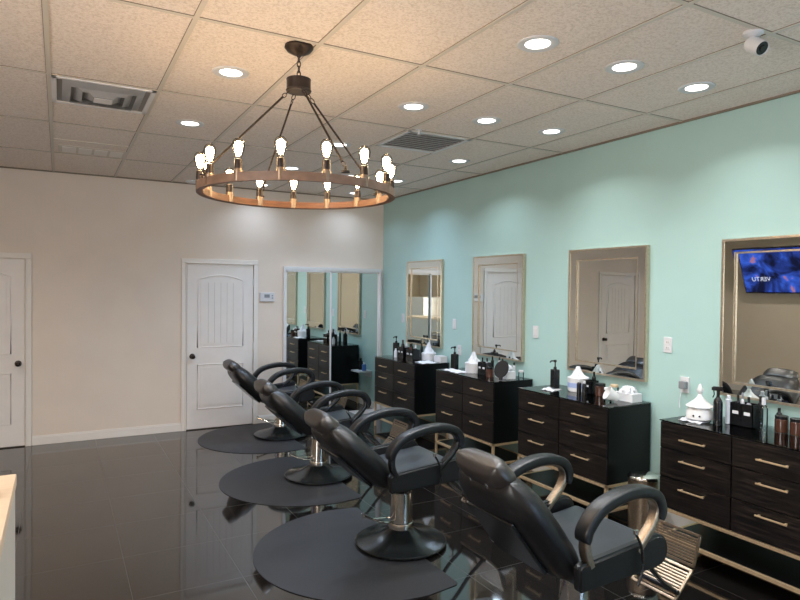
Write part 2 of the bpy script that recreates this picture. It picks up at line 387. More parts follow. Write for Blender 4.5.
# unseen lights added out of view to raise the ambient light
DL_ADDED = [(-2.1,1.2),(-2.1,3.64),(-2.1,6.1),(-.9,6.1),(-.9,-1.0),(2.115,1.2),(3.38,1.2),(.87,1.2),(2.115,0.0),(3.38,0.0),(-.9,3.64),(-.9,1.2)]
tr_ = MB().lathe([(.062,-.002),(.076,-.008),(.096,-.009),(.104,-.004),(.104,0),(.062,0)], n=40)
root = empty('recessed_light', (0,0,H)); tr_.build('trim_ring', 'whitepl', root)
MB().lathe([(0,-.0035),(.0635,-.0035)], n=36).build('lens', 'lamp', root)
for i, d in enumerate([*DL, *DL_ADDED]):
    o = root if i == 0 else copy_tree(root)
    o.location = (d[0], d[1], H)
    lab = d[2] if len(d) > 2 else 'added unseen ceiling light brightening the room behind the camera or past the left edge'
    tag(o, lab, 'ceiling light', 'recessed ceiling lights')
    warm = d[0] < 1
    area('downlight_lamp', (d[0], d[1], H-.012), .13, .13, DOWN_W*(.8 if warm else 1)*(.3 if d[1] > 7 else .62 if d[0] > 3.3 else 1), (1,.91,.83) if warm else (.60,.76,1) if d[1] > 6 else (.82,.90,1) if d[1] > 4.5 else (.95,.97,1), (0,0,0), 'DISK', 132)
# vents
def vent(x0, y0, s, label, kind):
    r = empty('ceiling_vent', (x0+s/2, y0+s/2, H), label, 'vent'); h = s/2-.012
    MB().box(-h,h,-h,h,-.001,.0).build('backing', 'ventgrey', r)
    f = MB()
    for (a,b) in ((h,.028),):
        f.box(-a,a,-a,-a+b,-.012,-.001,.002).box(-a,a,a-b,a,-.012,-.001,.002).box(-a,-a+b,-a,a,-.012,-.001,.002).box(a-b,a,-a,a,-.012,-.001,.002)
    f.build('frame', 'alu', r)
    if kind == 'step':
        for k, a in enumerate((.235,.17,.105)):
            c_ = MB(); b2 = a-.048
            # sloped square cone
            t_ = bmesh.new(); o_ = [t_.verts.new((sx*a,sy*a,-.004)) for sx,sy in ((-1,-1),(1,-1),(1,1),(-1,1))]; i_ = [t_.verts.new((sx*b2,sy*b2,-.026-.004*k)) for sx,sy in ((-1,-1),(1,-1),(1,1),(-1,1))]
            for q in range(4): t_.faces.new((o_[q],o_[(q+1)%4],i_[(q+1)%4],i_[q]))
            bmesh.ops.solidify(t_, geom=t_.faces[:], thickness=.0015)
            c_._merge(t_); c_.build('louvre_ring', 'whitepl', r)
        MB().box(-.055,.055,-.055,.055,-.04,-.036,.001).build('centre_plate', 'alu', r)
    else:
        for k in range(9):
            y = -h+.06+k*(2*h-.12)/8
            MB().box(-h+.03,h-.03,-.004,.022,-.001,.0005,mtx=T(0,y,-.008) @ R('X', 32)).build('slat', 'alu', r)
    return r
vent(GX-g, GY+2*g, g, 'square stepped metal air diffuser in the ceiling at upper left', 'step')
vent(GX+3*g, GY+2*g, g, 'louvred metal ceiling vent near the green wall right of the chandelier', 'slat')
r = empty('ceiling_register', (.27,6.42,H), 'small pale ceiling register near the back wall at upper left', 'vent')
f = MB().box(-.28,.28,-.16,.16,-.006,-.001,.002); f.build('frame', 'tee', r)
for k in range(4): MB().box(-.25+k*.13,-.14+k*.13,-.12,.12,-.010,-.006,.002).build('panel', 'white', r)
sp = empty('ceiling_sprinkler', (2.46,4.19,H), 'tiny white sprinkler head beside the louvred ceiling vent', 'sprinkler')
MB().lathe([(.028,0),(.028,-.004),(.01,-.008),(.008,-.035),(.018,-.04),(0,-.042)], n=16).build('head', 'whitepl', sp)
sp = empty('smoke_detector', (1.35,7.55,H), 'small round white detector on the ceiling near the back wall', 'detector')
MB().lathe([(.06,0),(.06,-.012),(.045,-.03),(0,-.034)], n=24).build('housing', 'whitepl', sp)
# security camera
sc = empty('security_camera', (2.905,1.80,H), 'white bullet security camera with black face mounted on the ceiling at upper right', 'security camera')
MB().lathe([(0,0),(.045,0),(.045,-.012),(.032,-.022),(.014,-.026),(.012,-.05),(0,-.05)], n=28).build('mount', 'whitepl', sc)
mt = T(.005,-.01,-.068) @ R('Z', -100) @ R('Y', 125)
MB().lathe([(0,-.05),(.024,-.048),(.036,-.03),(.037,.04),(.034,.048),(.031,.045)], n=28, mtx=mt).build('housing', 'whitepl', sc)
MB().lathe([(.031,.044),(0,.044)], n=28, mtx=mt).lathe([(0,.05),(.012,.05),(.015,.044)], n=20, mtx=mt).build('lens_face', 'lens', sc)

# ------------------------------------------------------------------ chandelier
CHX, CHY = 1.081, 3.069; RZ = 2.235; RR = .5
ch = empty('chandelier', (CHX,CHY,RZ-.03), 'round wagon-wheel chandelier with wood ring, iron rods and fifteen glowing bulbs', 'chandelier')
zc = H-(RZ-.03)
MB().lathe([(0,zc),(.072,zc),(.074,zc-.012),(.06,zc-.03),(.03,zc-.045),(.012,zc-.05),(.008,zc-.06),(0,zc-.06)], n=36).build('canopy', 'bronze', ch)
cm = MB(); z = zc-.055
for k in range(4):
    zz = z-.012-k*.026; lp = []
    for q in range(12):
        a = 2*PI*q/12; dx = .009*math.cos(a); lp.append((dx,0,zz+.018*math.sin(a)) if k%2 else (0,dx,zz+.018*math.sin(a)))
    cm.tube(lp, .0028, 6, closed=True)
cm.build('chain', 'bronze', ch)
hz = 2.81-(RZ-.03)
hub = MB().lathe([(0,hz+.012),(.012,hz+.012),(.014,hz),(.062,hz-.001),(.064,hz-.004),(.062,hz-.01),(.062,hz-.055),(.066,hz-.06),(.062,hz-.068),(0,hz-.07)], n=36).build('hub', 'bronze', ch)
for k in range(4):
    an = math.radians(-109.4 + 26 + 90*k)                        # around the vertical
    ex, ey = math.cos(an), math.sin(an)
    rd = MB(); p0 = Vector((ex*.05,ey*.05,hz-.068)); p1 = Vector((ex*.485,ey*.485,.075))
    d = p1-p0
    for (a,b_) in ((.0,.045),(.045,.09)):
        mid = p0+d*((a+b_)/2); ln = d.length*(b_-a)/2; sd = Vector((-ey,ex,0)) if a == 0 else d.cross(Vector((-ey,ex,0))).normalized()
        rd.tube([mid+d.normalized()*ln*math.sin(2*PI*q/12)*1.1+sd*.009*math.cos(2*PI*q/12) for q in range(12)], .0025, 6, closed=True)
    rd.tube([p0+d*.085, p0+d*.93], .0055, 8)
    mid = p0+d*.955
    rd.tube([mid+d.normalized()*.022*math.sin(2*PI*q/12)+Vector((-ey,ex,0))*.01*math.cos(2*PI*q/12) for q in range(12)], .0025, 6, closed=True)
    rd.lathe([(0,0),(.02,0),(.02,.008),(.008,.012),(.006,.03),(0,.03)], c=(ex*.485,ey*.485,.052), n=14)
    rd.build('rod', 'bronze', ch)
M['ringwood'] = mat('chandelier_ring_wood', (128,84,52), .5, noise=.3, nscale=14, stretch=(1,1,9))
M['ringdark'] = mat('chandelier_ring_band', (118,92,74), .5, noise=.2, nscale=20)
MB().lathe([(RR-.03,.0),(RR-.004,0),(RR-.004,.035),(RR-.03,.035),(RR-.03,.0)], n=96).build('ring', 'ringwood', ch)
MB().lathe([(RR-.0035,-.003),(RR+.002,-.003),(RR+.002,.037),(RR-.0035,.037),(RR-.0035,-.003)], n=96).build('outer_band', 'ringdark', ch)
M['nickel'] = mat('candle_sleeve_metal', (150,130,110), .3, .8)
for k in range(15):
    th = math.radians(-109.4 + (-9+24*k)); x, y = (RR-.017)*math.cos(th), (RR-.017)*math.sin(th)
    s_ = MB().lathe([(.02,.0),(.021,.042),(.021,.048),(.017,.05),(.0165,.056),(.0,.057)], c=(x,y,0), n=18).build('candle_sleeve', 'nickel', ch)
    MB().lathe([(0,.056),(.0175,.056),(.0185,.061),(.0175,.096),(.013,.098),(0,.098)], c=(x,y,0), n=18).build('socket', 'bronze', ch)
    bu = MB().lathe([(.013,.098),(.014,.104),(.019,.120),(.026,.143),(.0285,.160),(.026,.176),(.016,.188),(0,.192)], c=(x,y,0), n=22).build('bulb', 'bulbglass', ch)
    tag(MB().lathe([(0,.110),(.009,.115),(.015,.133),(.019,.155),(.017,.169),(.009,.177),(0,.178)], c=(x,y,0), n=14).build('filament', 'filament', bu), 'glowing amber filament')

# ------------------------------------------------------------------ wall mirrors
def bevel_frame(w, h, a, b, xa, xb, d0):          # picture frame: strip from inset a to b, front depth xa at a, xb at b
    t = bmesh.new(); O = []; I = []; OB = []; IB = []
    for sy, sz in ((-1,-1),(1,-1),(1,1),(-1,1)):
        O.append(t.verts.new((-xa, sy*(w/2-a), sz*(h/2-a)))); I.append(t.verts.new((-xb, sy*(w/2-b), sz*(h/2-b))))
        OB.append(t.verts.new((-d0, sy*(w/2-a), sz*(h/2-a)))); IB.append(t.verts.new((-d0, sy*(w/2-b), sz*(h/2-b))))
    for k in range(4):
        j = (k+1)%4
        t.faces.new((O[k],O[j],I[j],I[k])); t.faces.new((OB[k],OB[j],O[j],O[k])); t.faces.new((I[k],I[j],IB[j],IB[k])); t.faces.new((IB[k],IB[j],OB[j],OB[k]))
    bmesh.ops.recalc_face_normals(t, faces=t.faces)
    m = MB(); m._merge(t); return m
MW, MH = .835, 1.06
mr = empty('wall_mirror', (XR, 0, 1.562))
o = bevel_frame(MW,MH,0,.016,.036,.036,.0); 
for (yy) in (-1,1): pass
outer = o.build('frame', 'champ', mr, 20)
bevel_frame(MW,MH,.016,.088,.0300,.0294,.001).build('mirrored_border', 'mirror', mr, 5)
bevel_frame(MW,MH,.088,.1,.027,.027,.001).build('inner_bead', 'champ', mr, 20)
cb = MB().box(-.018,-.001,-(MW/2-.1),MW/2-.1,-(MH/2-.1),MH/2-.1); cb.build('mirror_glass', 'mirror', mr)
mirl = [(2.225,'large wall mirror in champagne frame at the right edge, reflecting the television'),
 (3.672,'champagne-framed wall mirror reflecting a beige door with its dark knob, second from the right'),
 (5.122,'champagne-framed wall mirror reflecting a white arched door, third from the right'),
 (6.590,'narrow-looking champagne-framed wall mirror nearest the closet, reflecting lit shelves')]
for i,(y,l) in enumerate(mirl):
    o = mr if i == 0 else copy_tree(mr); o.location = (XR,y,1.562); tag(o, l, 'mirror', 'framed mirrors on the green wall')

# ------------------------------------------------------------------ dressers
DX0, DX1, DW = 3.50, 3.965, 1.0; ZT, ZB = .878, .31
dr = empty('dresser', (DX0, 0, 0))
h = DW/2; dd = DX1-DX0
MB().box(.012,dd,-h,h,ZB,ZT,.003).build('body', 'sidewood', dr)
rows = [(.705,.872),(.515,.699),(.316,.509)]; hz_ = (.782,.645,.462)
for (z0,z1),hh in zip(rows,hz_):
    for sgn in (1,-1):
        y0, y1 = (0.004, h-.004) if sgn > 0 else (-h+.004, -.004)
        d_ = MB().box(0,.018,y0,y1,z0,z1,.0025).build('drawer', 'espresso', dr)
        cy = sgn*.25
        hd = MB().box(-.028,-.020,cy-.09,cy+.09,hh-.005,hh+.005,.002).box(-.022,.002,cy-.08,cy-.07,hh-.004,hh+.004).box(-.022,.002,cy+.07,cy+.08,hh-.004,hh+.004)
        hd.build('handle', 'gold', d_)
fr = MB(); q = .022
for (z0,z1) in ((ZB-q,ZB),(.105,.105+q)):
    fr.box(.0,q,-h,h,z0,z1,.002).box(dd-q,dd,-h,h,z0,z1,.002).box(0,dd,-h,-h+q,z0,z1,.002).box(0,dd,h-q,h,z0,z1,.002)
for x in (0,dd-q):
    for y in (-h,h-q): fr.box(x,x+q,y,y+q,0,ZB-q+.001,.002)
fr.build('base_frame', 'gold', dr)
MB().box(q,dd-q,-h+q,h-q,.108,.124).build('lower_shelf', 'sidewood', dr)
MB().box(-.004,dd,-h-.004,h+.004,ZT+.0005,ZT+.0075,.002).build('glass_top', 'topglass', dr)
drl = [(2.25,'black wood-grain six-drawer dresser at the right edge, on a gold frame'),
 (3.70,'black six-drawer dresser with gold handles beside the chrome-lidded bin, second from the right'),
 (5.05,'black six-drawer dresser third from the right, holding a black oval hand mirror'),
 (6.50,'farthest black six-drawer dresser, next to the mirrored closet')]
for i,(y,l) in enumerate(drl):
    o = dr if i == 0 else copy_tree(dr); o.location = (DX0,y,0); tag(o, l, 'dresser', 'dressers under the mirrors')
TOP = ZT+.0078

# ------------------------------------------------------------------ salon chairs
CG = 'reclined black salon chairs in a row'
def make_chair(strut, ang, sx=1):
    c = empty('salon_chair', (0,0,0))
    # base, column, lever
    MB().lathe([(0,.004),(.300,.004),(.312,.010),(.312,.020),(.300,.028),(.23,.042),(.16,.062),(.11,.088),(.085,.11),(0,.11)], n=56).build('base', 'dome', c, 30)
    MB().lathe([(.086,.09),(.088,.12),(.083,.145),(.078,.148),(.068,.34),(.07,.352),(.064,.362),(.045,.362),(.044,.35),(0,.35)], n=40).build('column', 'chrome', c)
    MB().lathe([(0,.34),(.034,.34),(.034,.43),(0,.43)], n=24).build('piston', 'blackmetal', c)
    lv = MB().tube(smooth_path([(-.06,-.02,.17),(-.12,-.04,.17),(-.2,-.03,.19),(-.28,-.0,.225)]), .007, 8).lathe([(0,-.02),(.011,-.015),(.011,.015),(0,.02)], c=(-.285,0,.228), n=12)
    lv.tube([(-.06,.03,.17),(-.2,.03,.185)], .006, 8)
    lv.build('pump_lever', 'chrome', c)
    MB().box(-.18,.2,-.13,.13,.415,.455,.01).box(-.12,.16,-.2,.2,.44,.475,.008).build('under_frame', 'blackmetal', c)
    # seat (front slightly raised)
    st = MB(); mt = T(0,0,.50) @ R('Y', -6)
    st.box(-.25,.27,-.262,.262,-.035,.055,.038,4,mtx=mt)
    sm = st.build('seat', 'seatblack', c, 60)
    # side panels
    for s in (-1,1):
        pts = []
        for a in range(0,9): an = -PI/2+PI*a/8; pts.append((.20+.07*math.cos(an), .545+.075*math.sin(an)))
        pts += [(-.27,.575),(-.29,.56),(-.285,.47),(-.27,.455)]
        y0, y1 = (s*.270, s*.318)
        sp_ = MB().prism(pts, min(y0,y1), max(y0,y1), 'y')
        bmesh.ops.bevel(sp_.bm, geom=[e for e in sp_.bm.edges if e.calc_face_angle(0) > 1.2], offset=.012, segments=3, affect='EDGES')
        side = sp_.build('side_panel', 'leather', c, 50)
        # arm loop
        loop = smooth_path([(p[0]*sx,s*.294,p[1]) for p in [(-.235,.555),(-.265,.63),(-.25,.71),(-.17,.778),(-.04,.812),(.09,.817),(.19,.79),(.225,.735),(.195,.67),(.12,.60),(.08,.565)]], 5)
        arm = MB().tube(loop, 1, flat=(.05,.034)).build('armrest', strut, c, 50)
        pd = smooth_path([(p[0]*sx,s*.294,p[1]) for p in [(-.278,.665),(-.262,.72),(-.18,.79),(-.04,.828),(.09,.833),(.20,.805),(.243,.74),(.232,.69)]], 6)
        n_ = len(pd); rr = [max(.3,min(1,(1-abs(2*i/(n_-1)-1)**8)**.5)) for i in range(n_)]
        MB().tube(pd, rr, flat=(.078,.052)).build('arm_pad', 'leather', arm, 60)
    # recline lever on the near side
    MB().tube(smooth_path([(.04,-.335,.43),(.07,-.338,.50),(.06,-.336,.60),(.03,-.332,.66)]), .0065, 8).build('recline_lever', 'blackmetal', c)
    MB().lathe([(0,-.012),(.012,-.009),(.012,.009),(0,.012)], c=(.028,-.332,.67), n=14).build('lever_knob', 'chrome', c)
    # back
    def wf_(v): return .50+.05*math.sin(PI*min(1,v*1.15)) - (.14*max(0,(v-.72)/.28)**2)
    mt = T(-.20,0,.47) @ R('Y', -ang)
    bk = MB().pillow(wf_, .57, .18, mt, back=1.0).build('backrest', 'leather', c, 60)
    MB().box(-.1,-.08,-.17,.17,.10,.42,.006,mtx=mt).build('back_panel', 'blackmetal', bk)
    # headrest
    def hf(v): return .29+.05*math.sin(PI*v)
    mh = T(-.20,0,.47) @ R('Y', -ang) @ T(.02,0,.50) @ R('Y', -6)
    hr = MB().pillow(hf, .155, .13, mh, back=.9).build('headrest', 'leather_worn', c, 60)
    for s in (-1,1):
        MB().tube([mt @ Vector((-.03,s*.06,.42)), mt @ Vector((-.045,s*.06,.56)), mt @ Vector((-.03,s*.06,.63))], .006, 8).build('bracket', 'chrome', hr)
    # footrest
    ft = MB()
    for s in (-1,1): ft.tube(smooth_path([(.18,s*.12,.46),(.32,s*.12,.42),(.46,s*.12,.28),(.58,s*.12,.19)]), .013, 8)
    ft.tube([(.58,-.14,.19),(.58,.14,.19)], .012, 8)
    fr_ = ft.build('footrest', 'blackmetal', c)
    for nm, mtx, ln in (('foot_plate', T(.56,0,.15) @ R('Y', 47), .19), ('toe_plate', T(.705,0,.29) @ R('Y', 18), .17)):
        pl = MB(); wv = .28
        # plate in local y (width) and z (length), slatted
        pl.box(-.006,.006,-wv/2,wv/2,0,.014,.002,mtx=mtx).box(-.006,.006,-wv/2,wv/2,ln-.014,ln,.002,mtx=mtx)
        pl.box(-.006,.006,-wv/2,-wv/2+.014,0,ln,.002,mtx=mtx).box(-.006,.006,wv/2-.014,wv/2,0,ln,.002,mtx=mtx)
        for k in range(9):
            z0 = .02+(ln-.04)*k/9; pl.box(-.006,.004,-wv/2,wv/2,z0,z0+.011,.002,mtx=mtx)
        pl.build(nm, 'steel', fr_)
    for s in (-1,1): pass
    return c
proto = make_chair('blackmetal', 47)
chl = [(2.045,3.665,(.03,0),'third black reclined salon chair from the doors, with its chrome column in full view'),
 (2.10,5.335,(.08,-.035),'second black reclined salon chair from the doors'),
 (2.29,7.02,(.0,-.04),'farthest black reclined salon chair, in front of the right-hand white door and closet')]
for i,(x,y,rz,l) in enumerate(chl):
    o = proto if i == 0 else copy_tree(proto); o.location = (x,y,.0045 if True else 0); tag(o,l,'chair',CG)
    for ch_ in o.children:
        if ch_.name.split('.')[0] not in ('base','column','pump_lever'): ch_.location.x += rz[0]; ch_.location.z += rz[1]
near = make_chair('steel', 38, .9); near.location = (2.19,2.19,.0045); tag(near,'nearest black reclined salon chair, with bronze-coloured arm struts and slatted footrest','chair',CG)

# anti-fatigue mats (D shaped)
def mat_mesh():
    pts = [(-.20,-.74),(0.0,-.74),(0.0,.74),(-.20,.74)]; n = 40
    pts = [(-.0,-.72),(.02,-.70),(.02,.70),(0,.72),(-.2,.75)]
    for k in range(1,n): a = PI/2+PI*k/n; pts.append((-.2+.78*math.cos(a), .75*math.sin(a)))
    pts.append((-.2,-.75))
    return MB().prism(pts, 0.0, .004, 'z')
m0 = mat_mesh().build('floor_mat', 'matrub', None)
for i,(x,y,l) in enumerate([(2.04,3.70,'dark grey rounded rubber floor mat under the third chair, nearest one fully seen'),(2.19,5.33,'dark grey rounded rubber floor mat under the second chair from the doors'),
        (2.33,7.02,'dark grey rounded rubber floor mat under the farthest chair by the white door'),(2.10,2.06,'dark grey rounded rubber floor mat under the nearest chair, cut off by the bottom edge')]):
    o = m0 if i == 0 else m0.copy()
    if i: COL.objects.link(o)
    o.location = (x,y,0.0002); tag(o,l,'mat','rubber mats under the salon chairs')

# ------------------------------------------------------------------ wall plates, thermostat
def plate(y, z, label, sock, name='wall_outlet'):
    e = empty(name, (XR,y,z), label, 'outlet' if sock else 'switch')
    MB().box(-.007,0,-.036,.036,-.058,.058,.003).build('cover_plate', 'whitepl', e)
    if sock:
        for s in (-1,1):
            f_ = MB().box(-.009,-.006,-.017,.017,s*.02-.014,s*.02+.014,.004).build('socket_face', 'whitecer', e)
            MB().box(-.0095,-.0088,-.008,-.005,s*.02-.005,s*.02+.006).box(-.0095,-.0088,.005,.008,s*.02-.005,s*.02+.006).build('slot', 'gap', f_)
    else: MB().box(-.011,-.006,-.016,.016,-.033,.033,.002).build('rocker', 'whitecer', e)
    return e
plate(3.08,1.335,'white wall outlet between the two right-hand mirrors',True)
plate(4.547,1.337,'white wall switch between the second and third mirrors from the right',False,'wall_switch')
plate(5.935,1.338,'white wall switch between the third mirror and the farthest mirror',False,'wall_switch')
plate(7.15,1.352,'white wall switch beside the farthest mirror near the room corner',False,'wall_switch')
po = plate(2.93,1.057,'white wall outlet with a grey plug above the right-hand dresser',True)
plate(5.83,1.046,'low white wall outlet above the gap between the two farthest dressers',True)
pg = empty('plug_adapter', (XR-.010,2.925,1.06), 'grey plug with cord in the outlet above the right-hand dresser', 'plug')
MB().box(-.04,0,-.026,.026,-.03,.025,.006).build('plug_body', 'grey', pg)
MB().tube(smooth_path([(-.03,0,-.03),(-.035,.01,-.08),(-.03,.02,-.13),(-.04,.01,-.168)]), .003, 6).build('cord', 'whitepl', pg)
th = empty('thermostat', (2.325,YB,1.615), 'white wall thermostat with small display left of the mirrored closet', 'thermostat')
MB().box(-.095,.095,-.028,0,-.058,.058,.006).build('housing', 'whitepl', th)
MB().box(-.04,.03,-.0295,-.0275,-.008,.034,.001).build('display', 'grey', th)
for k in range(2): MB().box(.055,.075,-.031,-.027,-.02+k*.03,-.005+k*.03,.002).build('button', 'grey', th)

# ------------------------------------------------------------------ television on the left wall
tv = empty('television', (XL+.24,6.0,2.10), 'flat television showing a blue picture, high on the beige wall', 'television')
tv.rotation_euler = (0, math.radians(21), 0)
TW, THh = 1.5, .78
MB().box(-.025,.022,-TW/2,TW/2,-THh/2,THh/2,.006).build('bezel', 'screenframe', tv)
def screen_mat():
    m = bpy.data.materials.new('tv_picture'); m.use_nodes = True; nt = m.node_tree; nt.nodes.clear()
    o = nt.nodes.new('ShaderNodeOutputMaterial'); e = nt.nodes.new('ShaderNodeEmission'); tc = nt.nodes.new('ShaderNodeTexCoord')
    n = nt.nodes.new('ShaderNodeTexNoise'); n.inputs['Scale'].default_value = 2.6; n.inputs['Detail'].default_value = 4; n.inputs['Distortion'].default_value = 1.2
    r = nt.nodes.new('ShaderNodeValToRGB'); E_ = r.color_ramp.elements
    E_[0].position = .40; E_[0].color = (.008,.01,.035,1); E_[1].position = .62; E_[1].color = (.04,.11,.6,1)
    x = E_.new(.51); x.color = (.02,.04,.22,1); x = E_.new(.68); x.color = (.45,.16,.12,1); x = E_.new(.74); x.color = (.08,.16,.8,1)
    nt.links.new(tc.outputs['Object'], n.inputs['Vector']); nt.links.new(n.outputs[0], r.inputs[0]); nt.links.new(r.outputs[0], e.inputs[0]); e.inputs[1].default_value = 1.1
    nt.links.new(e.outputs[0], o.inputs[0]); return m
MB().box(.0222,.0235,-TW/2+.02,TW/2-.02,-THh/2+.025,THh/2-.02).build('screen', screen_mat(), tv)
tc_ = bpy.data.curves.new('caption', 'FONT'); tc_.body = 'VERTU'; tc_.size = .11; tc_.extrude = .0006; tc_.align_x = 'CENTER'
to = bpy.data.objects.new('caption_tmp', tc_); COL.objects.link(to); bpy.context.view_layer.update()
me = bpy.data.meshes.new_from_object(to); bpy.data.objects.remove(to)
me.materials.clear(); me.materials.append(emis('caption_white', (.8,.8,1), .9))
cap = bpy.data.objects.new('caption', me); COL.objects.link(cap); cap.parent = tv; cap.matrix_local = Matrix(((0,0,1,.0245),(1,0,0,.42),(0,1,0,-.16),(0,0,0,1)))
MB().box(-.16,-.02,-.1,.1,-.1,.1,.005).build('wall_bracket', 'blackmetal', tv)

# ------------------------------------------------------------------ reception counter at lower left
ct = empty('reception_counter', (-.145,2.3,0), 'white reception counter with maple edge at the lower left corner', 'counter')
MB().box(-.7,0,-1.6,.42,0,.975,.003).build('body', 'counter', ct)
MB().box(-.72,.004,-1.62,.425,.975,1.02,.003).build('worktop', 'countertop', ct)
tr_ = empty('glass_dish', (-.235,2.45,1.0205), 'round clear dish on the maple counter top at the left edge', 'dish')
MB().lathe([(0,.003),(.04,.003),(.055,.03),(.058,.03),(.044,0),(0,0)], n=28).build('bowl', 'whitecer', tr_)

# lit display shelves at the far front corner, seen only through the mirrors
sh = empty('display_shelf', (-2.35,-1.6,0), 'lit white retail display shelf reflected in the farthest wall mirror', 'shelf', rz=math.radians(-62))
MB().box(-.25,-.23,-.45,.45,0,1.5).box(-.25,.2,-.47,-.45,0,1.5).box(-.25,.2,.45,.47,0,1.5).build('carcass', 'white', sh)
for z in (.1,.5,.9,1.3,1.48): MB().box(-.25,.2,-.45,.45,z,z+.02).build('shelf_board', 'white', sh)
for z in (.49,.89,1.29,1.47): MB().box(-.2,-.17,-.42,.42,z-.012,z).build('light_strip', emis('strip_glow', (1,.78,.45), 5), sh)

PR = [('amber','amber'),('blue','blue'),('white','whitepl'),('tan','tan'),('black','blackpl'),('grey','grey')]
for q, z in enumerate((.52,.92,1.32)):
    for k in range(6):
        nm_, m_ = PR[(k*5+q*2) % 6]; yy = -.36+k*.145
        p_ = Matrix.Rotation(math.radians(-62),4,'Z') @ Vector((.05,yy,0))
        e = empty('product_bottle', (-2.35+p_.x,-1.6+p_.y,z+.0003), '%s product bottle %s from the end on the %s board of the lit display shelf' % (nm_, ('first','second','third','fourth','fifth','sixth')[k], ('lowest','middle','top')[q]), 'bottle', 'retail bottles on the display shelf')
        MB().lathe([(0,.0003),(.035,.0003),(.036,.005),(.036,.13),(.02,.15),(0,.15)], n=14).build('bottle', m_, e); MB().lathe([(.016,.15),(.016,.19),(0,.19)], n=12).build('cap', 'blackpl', e)
        e.scale = (1,1,.7)
# ------------------------------------------------------------------ dresser-top things
def cyl(r, z0, z1, b=.002): return [(0,z0),(r-b,z0),(r,z0+b),(r,z1-b),(r-b,z1),(0,z1)]
def pump_bottle(x,y,h,r,label,z=TOP,m='blackpl',rz=200):
    e = empty('pump_bottle', (x,y,z), label, 'bottle', 'pump bottles on the dressers', math.radians(rz))
    MB().box(-r,r,-r,r,0,h*.66,r*.25,3).build('bottle', m, e)
    MB().lathe([(r*.45,h*.655),(r*.45,h*.74),(r*.2,h*.75),(r*.2,h*.9),(r*.4,h*.91),(r*.4,h*.985),(0,h)], n=18).tube([(0,0,h*.95),(r*1.3,0,h*.955),(r*1.7,0,h*.91)], r*.2, 8).build('pump', 'blackpl', e)
    return e
def spray_bottle(x,y,h,r,label,z=TOP,m='blackpl',rz=200):
    e = empty('spray_bottle', (x,y,z), label, 'bottle', None, math.radians(rz))
    MB().lathe([(0,0),(r,.0),(r,h*.55),(r*.85,h*.63),(r*.4,h*.7),(r*.4,h*.72),(0,h*.72)], n=24).build('bottle', m, e)
    MB().box(-r*.9,r*1.1,-r*.3,r*.3,h*.86,h*.97,.004).box(-r*.35,r*.35,-r*.3,r*.3,h*.7,h*.88,.003).tube([(r*.9,0,h*.87),(r*.8,0,h*.76),(r*1.1,0,h*.68)], r*.14, 6).box(r*1.1,r*1.35,-r*.2,r*.2,h*.87,h*.95,.002).build('spray_head', 'blackpl', e)
    return e
def ruffle(an, z): return 1+.2*math.sin(3*an+z*40)+.14*math.sin(7*an-z*90)+.08*math.sin(13*an+z*60)
def tissue_tub(x,y,r,h,hc,label,cat='tissue holder',band=None):
    e = empty('tissue_tub', (x,y,TOP), label, cat, 'white tubs with pulled-up tissues')
    MB().lathe([(0,0),(r*.92,0),(r,.01),(r*1.02,h*.8),(r*1.05,h*.85),(r*1.05,h),(r*.9,h+.006),(r*.3,h+.008),(0,h+.008)], n=36).build('tub', 'whitepl', e)
    if band: MB().lathe([(r*1.022,h*.3),(r*1.026,h*.3),(r*1.03,h*.65),(r*1.026,h*.65)], n=36).build('label_band', band, e)
    MB().lathe([(r*.8,h+.006),(r*.62,h+hc*.12),(r*.5,h+hc*.3),(r*.36,h+hc*.48),(r*.26,h+hc*.66),(r*.2,h+hc*.82),(r*.12,h+hc*.94),(0,h+hc*.9)], n=60, rfun=ruffle).build('tissue', 'tissue', e, 80)
    return e
def cloth(x,y,sx,sy,label,rz=0,nm='folded_towel'):
    e = MB(); t_ = bmesh.new(); bmesh.ops.create_grid(t_, x_segments=14, y_segments=14, size=.5)
    for v in t_.verts:
        v.co.z = .004+.0035*math.sin(v.co.x*11+v.co.y*5)+.003*math.sin(v.co.y*17); v.co.x *= sx*(1+.05*math.sin(v.co.y*9)); v.co.y *= sy*(1+.06*math.sin(v.co.x*30))
        v.co.z = max(v.co.z, .0015)
    bmesh.ops.solidify(t_, geom=t_.faces[:], thickness=.003); e._merge(t_)
    lo = min(v.co.z for v in e.bm.verts)
    for v in e.bm.verts: v.co.z -= lo
    o = e.build(nm, 'towel', None, 80); o.location = (x,y,TOP); o.rotation_euler[2] = math.radians(rz); return tag(o,label,'towel')
def small_bottle(x,y,r,h,label,m='blackpl',cap='whitepl',z=TOP,g=None,nm='small_bottle',cat='bottle'):
    e = empty(nm, (x,y,z), label, cat, g)
    MB().lathe([(0,0),(r*.95,0),(r,.003),(r,h*.68),(r*.8,h*.76),(r*.45,h*.8),(0,h*.8)], n=20).build('bottle', m, e)
    MB().lathe(cyl(r*.5,h*.79,h), n=16).build('cap', cap, e); return e
def jar(x,y,r,h,label,m='amber',lid='blackpl',g=None):
    e = empty('jar', (x,y,TOP), label, 'jar', g)
    MB().lathe([(0,0),(r*.94,0),(r,.005),(r,h*.76),(r*.9,h*.8),(0,h*.8)], n=26).build('jar_body', m, e)
    MB().lathe([(r*.0,h*.8),(r*.95,h*.8),(r*.97,h*.97),(r*.9,h),(0,h)], n=26).build('lid', lid, e); return e
